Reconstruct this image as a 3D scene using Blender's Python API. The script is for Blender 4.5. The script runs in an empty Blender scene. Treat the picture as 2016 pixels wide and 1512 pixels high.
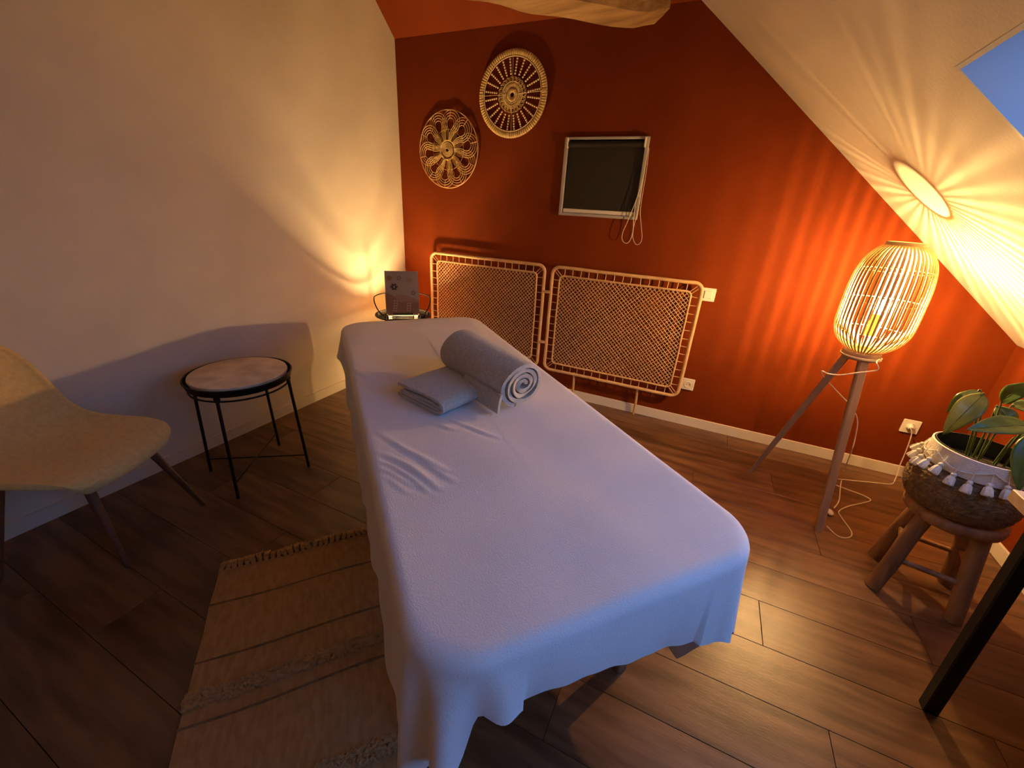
import bpy, math, random
from mathutils import Vector, Matrix, noise
R = math.radians
PI = math.pi
random.seed(11)
sc = bpy.context.scene
COL = sc.collection

# ------------------------------------------------------------------ camera
YAW, PITCH, ROLL, FPX = -0.4214644, 0.40769261, 0.05908516, 807.6
CAM = Vector((0, 0, 1.36))
fw = Vector((math.sin(YAW) * math.cos(PITCH), math.cos(YAW) * math.cos(PITCH), -math.sin(PITCH)))
rt = Vector((math.cos(YAW), -math.sin(YAW), 0))
up = rt.cross(fw)
rt2 = math.cos(ROLL) * rt + math.sin(ROLL) * up
up2 = -math.sin(ROLL) * rt + math.cos(ROLL) * up
cam = bpy.data.cameras.new('camera')
camo = bpy.data.objects.new('camera', cam)
COL.objects.link(camo)
m = Matrix((rt2, up2, -fw)).transposed().to_4x4()
m.translation = CAM
camo.matrix_world = m
cam.sensor_width = 36.0
cam.lens = FPX / 2016 * 36.0
cam.clip_start = 0.02
sc.camera = camo

# ------------------------------------------------------------------ world: dusk sky, the same in every direction
SKY_STRENGTH = 4.6
LAMP_STRENGTH = 7700.0
CORNER_STRENGTH = 2150.0
LAMP_COLOUR = (1.0, 0.60, 0.22, 1)
w = bpy.data.worlds.new('dusk_sky')
w.use_nodes = True
bg = w.node_tree.nodes['Background']
bg.inputs[0].default_value = (0.15, 0.41, 1.0, 1)
bg.inputs[1].default_value = SKY_STRENGTH
sc.world = w
vs = sc.view_settings
vs.view_transform = 'Standard'
vs.look = 'None'
vs.gamma = 1.0
vs.use_curve_mapping = False
vs.exposure = 0.12


# ------------------------------------------------------------------ materials
def new_mat(name):
    mt = bpy.data.materials.new(name)
    mt.use_nodes = True
    return mt, mt.node_tree, mt.node_tree.nodes['Principled BSDF']


def mat(name, c1, c2=None, rough=0.7, scale=8.0, stretch=(1, 1, 1), bump=0.0, bump_scale=60.0, metal=0.0,
        sheen=0.0, detail=5.0, rnd=0.0, spec=0.5, trans=0.0, lo=0.35, hi=0.65):
    mt, nt, b = new_mat(name)
    L, NN = nt.links.new, nt.nodes.new
    tc = NN('ShaderNodeTexCoord')
    mp = NN('ShaderNodeMapping')
    mp.inputs['Scale'].default_value = stretch
    L(tc.outputs['Object'], mp.inputs['Vector'])
    vec = mp.outputs['Vector']
    if rnd:
        oi = NN('ShaderNodeObjectInfo')
        ml = NN('ShaderNodeMath'); ml.operation = 'MULTIPLY'; ml.inputs[1].default_value = 37.0
        L(oi.outputs['Random'], ml.inputs[0])
        ad = NN('ShaderNodeVectorMath'); ad.operation = 'ADD'
        L(vec, ad.inputs[0]); L(ml.outputs[0], ad.inputs[1])
        vec = ad.outputs[0]
    nz = NN('ShaderNodeTexNoise')
    nz.inputs['Scale'].default_value = scale
    nz.inputs['Detail'].default_value = detail
    L(vec, nz.inputs['Vector'])
    rp = NN('ShaderNodeValToRGB')
    rp.color_ramp.elements[0].position = lo
    rp.color_ramp.elements[1].position = hi
    rp.color_ramp.elements[0].color = (*c1, 1)
    rp.color_ramp.elements[1].color = (*(c2 or c1), 1)
    L(nz.outputs['Fac'], rp.inputs[0])
    col = rp.outputs[0]
    if rnd:
        hs = NN('ShaderNodeHueSaturation')
        mr = NN('ShaderNodeMapRange')
        mr.inputs[3].default_value = 1 - rnd
        mr.inputs[4].default_value = 1 + rnd
        L(oi.outputs['Random'], mr.inputs[0])
        L(mr.outputs[0], hs.inputs['Value'])
        L(col, hs.inputs['Color'])
        col = hs.outputs[0]
    L(col, b.inputs['Base Color'])
    b.inputs['Roughness'].default_value = rough
    b.inputs['Metallic'].default_value = metal
    b.inputs['Specular IOR Level'].default_value = spec
    if sheen:
        b.inputs['Sheen Weight'].default_value = sheen
        b.inputs['Sheen Roughness'].default_value = 0.5
    if trans:
        b.inputs['Transmission Weight'].default_value = trans
    if bump:
        n2 = NN('ShaderNodeTexNoise')
        n2.inputs['Scale'].default_value = bump_scale
        n2.inputs['Detail'].default_value = 4
        L(vec, n2.inputs['Vector'])
        bp = NN('ShaderNodeBump')
        bp.inputs['Strength'].default_value = bump
        bp.inputs['Distance'].default_value = 0.01
        L(n2.outputs['Fac'], bp.inputs['Height'])
        L(bp.outputs[0], b.inputs['Normal'])
    return mt


def emit_mat(name, col, s):
    mt = bpy.data.materials.new(name)
    mt.use_nodes = True
    nt = mt.node_tree
    nt.nodes.clear()
    e = nt.nodes.new('ShaderNodeEmission')
    o = nt.nodes.new('ShaderNodeOutputMaterial')
    e.inputs[0].default_value = col
    e.inputs[1].default_value = s
    nt.links.new(e.outputs[0], o.inputs[0])
    return mt


def glass_mat(name, tint=(1, 1, 1), refl=0.08):
    mt = bpy.data.materials.new(name)
    mt.use_nodes = True
    nt = mt.node_tree
    nt.nodes.clear()
    t = nt.nodes.new('ShaderNodeBsdfTransparent'); t.inputs[0].default_value = (*tint, 1)
    g = nt.nodes.new('ShaderNodeBsdfGlossy'); g.inputs['Roughness'].default_value = 0.03
    fr = nt.nodes.new('ShaderNodeLayerWeight'); fr.inputs[0].default_value = refl
    mx = nt.nodes.new('ShaderNodeMixShader')
    o = nt.nodes.new('ShaderNodeOutputMaterial')
    nt.links.new(fr.outputs['Fresnel'], mx.inputs[0])
    nt.links.new(t.outputs[0], mx.inputs[1])
    nt.links.new(g.outputs[0], mx.inputs[2])
    nt.links.new(mx.outputs[0], o.inputs[0])
    return mt


M = dict(
    cream=mat('cream_plaster', (.60, .53, .43), (.66, .585, .475), rough=.85, scale=3, bump=.10, bump_scale=90, spec=.2),
    red=mat('terracotta_paint', (.150, .0235, .0018), (.174, .0280, .0022), rough=.75, scale=2.5, bump=.12, bump_scale=120, spec=.12),
    white=mat('white_paint', (.72, .66, .57), (.77, .71, .62), rough=.45, scale=5),
    reveal=mat('white_lining', (.50, .50, .50), (.54, .54, .54), rough=.6, scale=4),
    plank=mat('laminate_oak', (.082, .037, .016), (.185, .092, .041), rough=.34, scale=2.6, stretch=(1.2, 9, 9), bump=.06,
              bump_scale=30, rnd=.16, detail=8),
    subfloor=mat('dark_joint', (.02, .012, .008), rough=.9),
    beam=mat('old_oak_beam', (.22, .115, .045), (.40, .24, .10), rough=.75, scale=5, stretch=(.6, 4, 4), bump=.6, bump_scale=22),
    rattan=mat('rattan', (.60, .36, .17), (.74, .48, .25), rough=.5, scale=14, bump=.1, bump_scale=80),
    cane=mat('cane_weave', (.50, .29, .135), (.64, .40, .20), rough=.5, scale=30),
    bamboo=mat('bamboo_slat', (.62, .42, .20), (.74, .52, .27), rough=.45, scale=20, stretch=(1, 1, .2)),
    legwood=mat('lamp_leg_wood', (.26, .15, .09), (.36, .22, .14), rough=.5, scale=12, stretch=(1, 1, .15), bump=.05),
    seagrass=mat('wrapped_seagrass', (.50, .33, .12), (.66, .46, .19), rough=.65, scale=40, bump=.2),
    bead=mat('wood_bead', (.72, .53, .31), (.80, .62, .40), rough=.45, scale=30),
    sheet=mat('fleece_sheet', (.78, .74, .74), (.82, .78, .78), rough=.95, scale=6, bump=.16, bump_scale=330, sheen=.15, spec=.1),
    towel=mat('terry_towel', (.48, .44, .375), (.60, .555, .48), rough=1, scale=120, bump=.45, bump_scale=260, sheen=.2, spec=.05),
    rug=mat('natural_wool_rug', (.42, .235, .095), (.54, .315, .14), rough=1, scale=22, stretch=(1, 3, 1), bump=.7, bump_scale=160, spec=.05),
    rugdark=mat('rug_cord', (.17, .105, .055), (.25, .16, .09), rough=1, scale=40, bump=.6, bump_scale=200, spec=.05),
    pile=mat('rug_pile', (.44, .26, .12), (.56, .35, .17), rough=1, scale=70, bump=.8, bump_scale=220, spec=.05),
    chair=mat('beige_chair_fabric', (.66, .47, .18), (.74, .54, .22), rough=.95, scale=60, bump=.35, bump_scale=220, sheen=.15, spec=.1),
    chairleg=mat('chair_leg_wood', (.10, .045, .025), (.17, .08, .04), rough=.45, scale=12, stretch=(1, 1, .2)),
    black=mat('black_metal', (.005, .0045, .004), (.009, .008, .007), rough=.5, scale=10, spec=.25),
    stone=mat('veined_tabletop', (.58, .45, .31), (.86, .70, .50), rough=.4, scale=9, detail=9, bump=.03),
    blind=mat('black_blind_fabric', (.010, .007, .005), (.014, .010, .007), rough=.7, scale=20),
    frame=mat('pale_window_frame', (.36, .34, .34), (.42, .40, .40), rough=.5, scale=6),
    plastic=mat('white_plastic', (.72, .67, .60), (.76, .71, .64), rough=.35, scale=4),
    hole=mat('socket_hole', (.03, .025, .02), rough=.6),
    cordm=mat('pale_cord', (.70, .62, .52), (.76, .68, .58), rough=.5, scale=10),
    log=mat('teak_log', (.17, .075, .03), (.36, .185, .075), rough=.6, scale=7, stretch=(3, 3, .5), bump=.35, bump_scale=24),
    basket=mat('basket_weave', (.11, .062, .03), (.22, .13, .06), rough=.8, scale=50, bump=.8, bump_scale=120),
    trim=mat('cotton_trim', (.66, .62, .56), (.74, .70, .64), rough=.95, scale=40, bump=.4, bump_scale=200),
    liner=mat('black_liner', (.008, .009, .010), (.014, .016, .016), rough=.35, scale=10),
    soil=mat('potting_soil', (.012, .009, .007), (.04, .028, .018), rough=1, scale=60, bump=1, bump_scale=90),
    leaf=mat('glossy_leaf', (.028, .085, .018), (.07, .155, .03), rough=.33, scale=9, stretch=(1, 3, 1)),
    leaflit=mat('lamplit_leaf', (.07, .13, .025), (.20, .22, .06), rough=.4, scale=5, lo=.40, hi=.52),  # lamp glow on one leaf put into its colour as yellow-green patches
    stem=mat('leaf_stem', (.06, .10, .025), (.12, .14, .04), rough=.5, scale=10),
    desk=mat('pale_desk_wood', (.46, .33, .20), (.58, .43, .28), rough=.4, scale=6, stretch=(1, 8, 8)),
    board=mat('board_top_print', (.20, .165, .145), (.24, .20, .175), rough=.5, scale=5),
    board2=mat('board_hill_print', (.155, .075, .05), (.19, .095, .065), rough=.5, scale=5),
    board3=mat('board_far_hill_print', (.19, .115, .088), (.22, .135, .10), rough=.5, scale=5),
    fl_brown=mat('dark_flower_print', (.035, .018, .012), rough=.6),
    fl_gold=mat('gold_flower_print', (.17, .085, .03), rough=.6),
    fl_grey=mat('grey_flower_print', (.13, .095, .08), rough=.6),
    fl_pale=mat('pale_sprig_print', (.33, .24, .20), rough=.6),
    brass=mat('brass_clip', (.62, .40, .14), rough=.3, metal=.9),
    socketlamp=mat('brass_lamp_holder', (.62, .42, .12), (.70, .48, .16), rough=.4, metal=.3),
    filament=emit_mat('glowing_filament', LAMP_COLOUR, LAMP_STRENGTH),
    filament2=emit_mat('glowing_corner_filament', (1, .62, .25, 1), CORNER_STRENGTH),
    bulbglass=glass_mat('clear_bulb_glass', (1, 1, 1), .05),
    glass=glass_mat('clear_glass_top', (.97, .98, .97), .06),
    pane=glass_mat('skylight_glass', (.96, .98, 1.0), .12),
    plywood=mat('table_leg_wood', (.20, .11, .055), (.30, .18, .09), rough=.5, scale=10),
    vinyl=mat('table_vinyl', (.10, .08, .07), rough=.5),
)


for k_ in ('leaf', 'leaflit'):          # thin leaves let some light through
    nt = M[k_].node_tree
    b_ = nt.nodes['Principled BSDF']
    tr_ = nt.nodes.new('ShaderNodeBsdfTranslucent')
    tr_.inputs[0].default_value = (.42, .40, .08, 1)
    mx_ = nt.nodes.new('ShaderNodeMixShader')
    mx_.inputs[0].default_value = .38 if k_ == 'leaflit' else .25
    nt.links.new(b_.outputs[0], mx_.inputs[1]); nt.links.new(tr_.outputs[0], mx_.inputs[2])
    nt.links.new(mx_.outputs[0], nt.nodes['Material Output'].inputs[0])


# ------------------------------------------------------------------ mesh helpers
class MB:
    def __init__(s):
        s.v = []; s.f = []

    def add(s, vs, fs):
        n = len(s.v)
        s.v += [tuple(q) for q in vs]
        s.f += [tuple(i + n for i in q) for q in fs]
        return s

    def box(s, c, size, rz=0.0, mt=None):
        x, y, z = (q / 2 for q in size)
        vs = [Vector((a, b, d)) for a in (-x, x) for b in (-y, y) for d in (-z, z)]
        rm = mt if mt is not None else Matrix.Rotation(rz, 3, 'Z')
        return s.add([rm @ q + Vector(c) for q in vs],
                     [(0, 1, 3, 2), (4, 6, 7, 5), (0, 4, 5, 1), (2, 3, 7, 6), (0, 2, 6, 4), (1, 5, 7, 3)])

    def bbox(s, lo, hi):
        return s.box([(a + b) / 2 for a, b in zip(lo, hi)], [b - a for a, b in zip(lo, hi)])

    def bevbox(s, c, size, bv, mt=None):
        """box with chamfered edges (24 verts)"""
        hx, hy, hz = (q / 2 for q in size)
        rm = mt or Matrix.Identity(3)
        ring = lambda ix, iy, z, b: [Vector((sx * (ix - (b if k else 0)), sy * (iy - (0 if k else b)), z)) for sx, sy, k in
                                     ((1, 1, 0), (1, 1, 1), (-1, 1, 1), (-1, 1, 0), (-1, -1, 0), (-1, -1, 1), (1, -1, 1), (1, -1, 0))]
        rings = [ring(hx - bv, hy - bv, -hz, bv), ring(hx, hy, -hz + bv, bv), ring(hx, hy, hz - bv, bv), ring(hx - bv, hy - bv, hz, bv)]
        vs = [rm @ q + Vector(c) for rg in rings for q in rg]
        fs = [tuple(range(7, -1, -1)), tuple(range(24, 32))]
        for k in range(3):
            for i in range(8):
                j = (i + 1) % 8
                fs.append((k * 8 + i, k * 8 + j, k * 8 + 8 + j, k * 8 + 8 + i))
        return s.add(vs, fs)

    def tube(s, pts, r, n=8, closed=False, cap=True):
        pts = [Vector(q) for q in pts]
        N = len(pts)
        rr = r if isinstance(r, (list, tuple)) else [r] * N
        vs = []
        prev = None
        for i, q in enumerate(pts):
            if closed:
                t = pts[(i + 1) % N] - pts[i - 1]
            else:
                t = pts[min(i + 1, N - 1)] - pts[max(i - 1, 0)]
            if t.length < 1e-9:
                t = Vector((0, 0, 1))
            t.normalize()
            if prev is None:
                a = t.orthogonal().normalized()
            else:
                a = prev - t * prev.dot(t)
                a = a.normalized() if a.length > 1e-6 else t.orthogonal().normalized()
            prev = a
            b = t.cross(a)
            for k in range(n):
                an = 2 * PI * k / n
                vs.append(q + rr[i] * (math.cos(an) * a + math.sin(an) * b))
        fs = []
        for i in range(N if closed else N - 1):
            i2 = (i + 1) % N
            for k in range(n):
                k2 = (k + 1) % n
                fs.append((i * n + k, i * n + k2, i2 * n + k2, i2 * n + k))
        if cap and not closed:
            fs.append(tuple(range(n - 1, -1, -1)))
            fs.append(tuple((N - 1) * n + k for k in range(n)))
        return s.add(vs, fs)

    def lathe(s, prof, n=32, c=(0, 0, 0), wob=None, close=False):
        c = Vector(c)
        vs = []
        for i, (r, z) in enumerate(prof):
            for k in range(n):
                an = 2 * PI * k / n
                r2 = r * (wob(an, i) if wob else 1)
                vs.append(c + Vector((r2 * math.cos(an), r2 * math.sin(an), z)))
        fs = []
        P = len(prof)
        for i in range(P if close else P - 1):
            i2 = (i + 1) % P
            for k in range(n):
                k2 = (k + 1) % n
                fs.append((i * n + k, i * n + k2, i2 * n + k2, i2 * n + k))
        if not close:
            if prof[0][0] > 1e-5: fs.append(tuple(range(n - 1, -1, -1)))
            if prof[-1][0] > 1e-5: fs.append(tuple((P - 1) * n + k for k in range(n)))
        return s.add(vs, fs)

    def sphere(s, c, r, n=10, mr=6, sc_=(1, 1, 1)):
        c = Vector(c)
        vs = [c + Vector((0, 0, -r * sc_[2]))]
        for i in range(1, mr):
            ph = -PI / 2 + PI * i / mr
            for k in range(n):
                an = 2 * PI * k / n
                vs.append(c + Vector((r * sc_[0] * math.cos(ph) * math.cos(an), r * sc_[1] * math.cos(ph) * math.sin(an), r * sc_[2] * math.sin(ph))))
        vs.append(c + Vector((0, 0, r * sc_[2])))
        fs = [(0, 1 + (k + 1) % n, 1 + k) for k in range(n)]
        for i in range(mr - 2):
            for k in range(n):
                k2 = (k + 1) % n
                fs.append((1 + i * n + k, 1 + i * n + k2, 1 + (i + 1) * n + k2, 1 + (i + 1) * n + k))
        b = 1 + (mr - 2) * n
        fs += [(b + k, b + (k + 1) % n, len(vs) - 1) for k in range(n)]
        return s.add(vs, fs)

    def prism(s, poly, a, b, fn=None):
        """polygon (list of 2d points) extruded between a and b; fn maps (u, v, w) to xyz"""
        fn = fn or (lambda u, v, w_: (u, v, w_))
        n = len(poly)
        vs = [fn(u, v, a) for u, v in poly] + [fn(u, v, b) for u, v in poly]
        fs = [tuple(range(n - 1, -1, -1)), tuple(range(n, 2 * n))]
        fs += [(i, (i + 1) % n, n + (i + 1) % n, n + i) for i in range(n)]
        return s.add(vs, fs)

    def grid(s, rows, closed=False):
        nu = len(rows[0])
        vs = [q for rw in rows for q in rw]
        fs = []
        for i in range(len(rows) - 1):
            for k in range(nu if closed else nu - 1):
                k2 = (k + 1) % nu
                fs.append((i * nu + k, i * nu + k2, (i + 1) * nu + k2, (i + 1) * nu + k))
        return s.add(vs, fs)

    def mesh(s, name, mt, smooth=False, fix=True):
        me = bpy.data.meshes.new(name)
        me.from_pydata(s.v, [], s.f)
        if fix:
            import bmesh
            bm = bmesh.new(); bm.from_mesh(me)
            bmesh.ops.recalc_face_normals(bm, faces=bm.faces)
            bm.to_mesh(me); bm.free()
        me.materials.append(mt)
        if smooth:
            me.polygons.foreach_set('use_smooth', [True] * len(me.polygons))
            try:
                me.set_sharp_from_angle(angle=R(smooth if smooth is not True else 45))
            except Exception:
                pass
        me.update()
        return me

    def build(s, name, mt, parent=None, smooth=False, loc=None, fix=True):
        o = bpy.data.objects.new(name, s.mesh(name, M[mt] if isinstance(mt, str) else mt, smooth, fix))
        COL.objects.link(o)
        if parent: o.parent = parent
        if loc is not None: o.location = loc
        return o


def link_copy(me, name, parent, mx=None):
    o = bpy.data.objects.new(name, me)
    COL.objects.link(o)
    o.parent = parent
    if mx is not None: o.matrix_local = mx
    return o


def tag(o, label, cat, group=None):
    o['label'] = label
    o['category'] = cat
    if group: o['group'] = group
    return o


def struct(o, label=None):
    o['kind'] = 'structure'
    if label: o['label'] = label
    return o


def thing(name, label, cat, loc=(0, 0, 0), rz=0.0, group=None):
    o = bpy.data.objects.new(name, None)
    o.empty_display_size = .05
    COL.objects.link(o)
    o.location = loc
    o.rotation_euler = (0, 0, rz)
    return tag(o, label, cat, group)


def smoothpath(pts, sub=6, closed=False):
    pts = [Vector(q) for q in pts]
    out = []
    N = len(pts)
    rng = range(N) if closed else range(N - 1)
    for i in rng:
        if closed:
            p0, p1, p2, p3 = pts[i - 1], pts[i], pts[(i + 1) % N], pts[(i + 2) % N]
        else:
            p0, p1, p2, p3 = pts[max(i - 1, 0)], pts[i], pts[i + 1], pts[min(i + 2, N - 1)]
        for k in range(sub):
            t = k / sub
            out.append(.5 * ((2 * p1) + (p2 - p0) * t + (2 * p0 - 5 * p1 + 4 * p2 - p3) * t * t + (3 * p1 - p0 - 3 * p2 + p3) * t ** 3))
    if not closed: out.append(pts[-1])
    return out


def lerp(a, b, t): return a + (b - a) * t


def interp(xs, ys, x):
    if x <= xs[0]: return ys[0]
    for i in range(1, len(xs)):
        if x <= xs[i]:
            t = (x - xs[i - 1]) / (xs[i] - xs[i - 1])
            t = t * t * (3 - 2 * t)
            return lerp(ys[i - 1], ys[i], t)
    return ys[-1]


# ================================================================== THE ROOM
XL, XR, YB, YF = -2.36, 1.475, 2.89, -1.7      # left, right, back (terracotta) and the wall behind the camera
KNEE, SL, TOPZ, HIPZ = .857, .848, 3.10, 2.40   # knee wall height, roof pitch, flat top, foot of the hip slope
roof = lambda x: KNEE - SL * (x - XR)
xroof = lambda z: XR - (z - KNEE) / SL
HS = .87
T = .12

# floor: dark joint bed with single planks on it
floor = struct(MB().bbox((XL - T, YF - T, -.06), (XR + T, YB + T, -.012)).build('floor', 'subfloor'))
PW = .2035
JOINT = {0: -.138, 1: .605, 3: .45, 6: .726, 7: .167, 8: .58, 4: .98, 2: 1.05, 5: .20, 9: .9, 10: .35}
k0 = math.floor((YF - .66) / PW)
k = k0
while .66 + k * PW < YB:
    ya, yb = max(.66 + k * PW, YF), min(.66 + (k + 1) * PW, YB)
    j = JOINT.get(k, random.uniform(-.4, .9))
    PLK = 1.29
    x0 = j - PLK * math.ceil((j - XL) / PLK)
    while x0 < XR:
        xa, xb = max(x0, XL), min(x0 + PLK, XR)
        if xb - xa > .01:
            g = .0007
            b = MB().bevbox((0, 0, 0), (xb - xa - 2 * g, yb - ya - 2 * g, .012), .0009)
            b.build('plank', 'plank', floor, loc=((xa + xb) / 2, (ya + yb) / 2, -.006))
        x0 += PLK
    k += 1

# terracotta gable wall with the window opening
WX0, WX1, WZ0, WZ1 = -1.005, -.50, 1.335, 1.775
wb = MB()
xz = lambda u, v, w_: (u, w_, v)
xh = xroof(HIPZ)
for poly in ([(XL - T, 0), (WX0, 0), (WX0, HIPZ), (XL - T, HIPZ)], [(WX0, 0), (WX1, 0), (WX1, WZ0), (WX0, WZ0)],
             [(WX0, WZ1), (WX1, WZ1), (WX1, HIPZ), (WX0, HIPZ)], [(WX1, 0), (xh, 0), (xh, HIPZ), (WX1, HIPZ)],
             [(xh, 0), (XR, 0), (XR, KNEE), (xh, HIPZ)]):
    wb.prism(poly, YB, YB + .16, xz)
wall_back = struct(wb.build('wall_back', 'red'), 'terracotta painted gable wall')
# hip slope above it, painted the same terracotta
yt = YB - (TOPZ - HIPZ) / HS
struct(MB().prism([(YB, HIPZ), (yt - .05, HIPZ + HS * (YB - yt + .05)), (yt - .05, HIPZ + HS * (YB - yt + .05) + .1), (YB + .12, HIPZ + .1), (YB + .12, HIPZ)],
                  XL, .2, lambda u, v, w_: (w_, u, v)).build('ceiling_hip', 'red'), 'sloping terracotta strip above the gable wall')
# left wall, knee wall, wall behind the camera
struct(MB().bbox((XL - T, YF - T, 0), (XL, YB, TOPZ + .1)).build('wall_left', 'cream'), 'cream plaster wall')
struct(MB().bbox((XR, YF - T, 0), (XR + T, YB, KNEE)).build('wall_right', 'red'), 'low terracotta knee wall under the roof slope')
struct(MB().bbox((XL - T, YF - T, 0), (XR + T, YF, TOPZ + .1)).build('wall_front', 'cream'))
struct(MB().bbox((XL - T, YF - T, TOPZ), (xroof(TOPZ) + .05, yt + .02, TOPZ + .1)).build('ceiling', 'cream'))
# roof slope with the skylight opening; s runs up the slope, w is depth into the roof
SLEN = math.hypot(1, SL)
ux, uz = -1 / SLEN, SL / SLEN
nx, nz_ = SL / SLEN, 1 / SLEN
DEP = .30
sl = lambda s_, y, d: (XR + ux * s_ + nx * d, y, KNEE + uz * s_ + nz_ * d)
S_TOP = (XR - .438) * SLEN
S_BOT = S_TOP - .98
S_END = (XR - xroof(TOPZ)) * SLEN + .08
# two roof windows in a row: (y near, y far, bottom, top)
SKY = [(.81, 1.588, S_BOT, S_TOP), (-.56, .45, .10, 1.05)]
sm = MB()
yy = [YF - T] + sorted(q for w_ in SKY for q in w_[:2]) + [YB + .14]
for ya, yb in zip(yy, yy[1:]):
    hit = [w_ for w_ in SKY if w_[0] == ya]
    for sa, sb in (((-.02, hit[0][2]), (hit[0][3], S_END)) if hit else ((-.02, S_END),)):
        sm.prism([(sa, ya), (sb, ya), (sb, yb), (sa, yb)], 0, DEP, sl)
struct(sm.build('ceiling_slope', 'cream'), 'sloping cream ceiling over the floor lamp')
# each with lining boards, sash frame, pane
lt = .012
for wi, (Y_NEAR, Y_FAR, sb0, st0) in enumerate(SKY):
    sky = struct(bpy.data.objects.new('window_%d' % (wi + 2), None), 'roof window in the sloping ceiling')
    COL.objects.link(sky)
    for (sa, sb, ya, yb) in ((sb0, st0, Y_FAR - lt, Y_FAR), (sb0, st0, Y_NEAR, Y_NEAR + lt),
                             (sb0, sb0 + lt, Y_NEAR + lt, Y_FAR - lt), (st0 - lt, st0, Y_NEAR + lt, Y_FAR - lt)):
        MB().prism([(sa, ya), (sb, ya), (sb, yb), (sa, yb)], -.0008, DEP, sl).build('lining_board', 'reveal', sky)
    fr_ = MB()
    fy0, fy1, fs0, fs1 = Y_NEAR + lt, Y_FAR - lt, sb0 + lt, st0 - lt
    for (sa, sb, ya, yb) in ((fs0, fs1, fy1 - .05, fy1), (fs0, fs1, fy0, fy0 + .05), (fs0, fs0 + .05, fy0 + .05, fy1 - .05), (fs1 - .05, fs1, fy0 + .05, fy1 - .05)):
        fr_.prism([(sa, ya), (sb, ya), (sb, yb), (sa, yb)], DEP - .05, DEP + .01, sl)
    fr_.build('sash_frame', 'frame', sky)
    MB().prism([(fs0 + .05, fy0 + .05), (fs1 - .05, fy0 + .05), (fs1 - .05, fy1 - .05), (fs0 + .05, fy1 - .05)], DEP - .02, DEP - .016, sl).build('pane', 'pane', sky)

# baseboards
BH, BT = .066, .012
def bboard(name, lo, hi, along):
    b = MB()
    b.bbox(lo, hi)
    return struct(b.build(name, 'white'))
bboard('baseboard_back', (XL + BT, YB - BT, 0), (XR - BT, YB, BH), 0)
bboard('baseboard_right', (XR - BT, YF, 0), (XR, YB, BH), 1)
struct(MB().bbox((XL, YF, 0), (XL + BT, YB, BH)).build('baseboard_left', 'cream'))

# window with pale frame; dark glass behind the blind
win = struct(bpy.data.objects.new('window_1', None), 'small square window in the terracotta wall')
COL.objects.link(win)
fo = .010
for lo, hi in (((WX0 - fo, YB - .022, WZ0 - fo), (WX0 + .010, YB + .10, WZ1 + fo)), ((WX1 - .010, YB - .022, WZ0 - fo), (WX1 + fo, YB + .10, WZ1 + fo)),
               ((WX0 + .010, YB - .022, WZ1 - .004), (WX1 - .010, YB + .10, WZ1 + fo)), ((WX0 + .010, YB - .022, WZ0 - fo), (WX1 - .010, YB + .10, WZ0 + .008))):
    MB().bevbox([(a + b) / 2 for a, b in zip(lo, hi)], [b - a for a, b in zip(lo, hi)], .002).build('window_frame', 'frame', win)
MB().bbox((WX0 + .010, YB + .07, WZ0 + .008), (WX1 - .010, YB + .076, WZ1 - .004)).build('pane', 'pane', win)
MB().bbox((WX0 + .010, YB + .10, WZ0 + .008), (WX1 - .010, YB + .112, WZ1 - .004)).build('shutter', 'black', win)
blind = thing('roller_blind', 'black roller blind pulled down over the small square window', 'blind', ((WX0 + WX1) / 2, YB - .002, WZ0))
bw = (WX1 - WX0) / 2 - .016
BHt = WZ1 - WZ0
MB().bbox((-bw, -.004, .03), (bw, -.0025, BHt - .02)).build('fabric', 'blind', blind)
MB().tube([(-bw, -.008, BHt - .03), (bw, -.008, BHt - .03)], .018, 14).build('roller', 'blind', blind, True)
MB().bevbox((0, -.006, .021), (2 * bw, .012, .026), .003).build('bottom_bar', 'plastic', blind)
for s_ in (-1, 1):
    MB().bevbox((s_ * (bw + .006), -.012, BHt - .022), (.010, .040, .055), .002).build('bracket', 'plastic', blind)
def P(x, y, yy):
    d = fw + rt2 * ((x - 1008) / FPX) - up2 * ((y - 756) / FPX)
    return CAM + d * (yy / d.y)
ro = blind.location
cp = [P(x, y, YB - .035) - ro for x, y in ((1276, 290), (1266, 350), (1252, 395), (1236, 435), (1226, 458), (1225, 472), (1232, 479), (1240, 474), (1246, 455), (1248, 425), (1253, 392), (1259, 385), (1258, 384),
                                          (1260, 396), (1252, 430), (1247, 450), (1246, 468), (1252, 481), (1260, 479), (1264, 467), (1262, 440), (1261, 410), (1272, 340), (1278, 292))]
MB().tube(smoothpath(cp, 6), .0017, 6).build('pull_cord', 'cordm', blind, True)

# ------------------------------------------------------------------ old beam
bd = Vector((-.83, -.56, 0)).normalized()
bs = Vector((-bd.y, bd.x, 0))          # sideways
if bs.y > 0: bs = -bs                  # towards the camera
E0 = P(1287, 46, 2.76)
blen = (E0.x - XL - .0) / -bd.x
nb = 40
rows = []
for i in range(nb + 1):
    t = i / nb
    c = E0 + bd * (blen * t)
    h0 = .235
    w0 = .17
    low = interp([0, .05, .11, .22, .5, 1], [-.008, -.034, -.036, -.028, -.012, 0], t) + .008 * noise.noise(Vector((t * 14, 0, 3)))
    ring = []
    prof = [(0, low + .006), (0, low + h0 * .5), (.01, h0), (w0 * .5, h0 + .005), (w0 - .01, h0), (w0, h0 * .55), (w0 - .004, low + .014), (w0 * .55, low + .004), (.008, low)]
    for j_, (a, z) in enumerate(prof):
        nn = noise.noise_vector(Vector((t * 9, j_ * .9, 1.7))) * .010
        ring.append(c + bs * (a + nn.x) + Vector((0, 0, z + nn.z)))
    rows.append(ring)
b = MB().grid(rows, closed=True)
b.f.append(tuple(range(8, -1, -1)))
b.f.append(tuple(nb * 9 + i for i in range(9)))
beam = b.build('wooden_beam', 'beam', None, 32)
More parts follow.
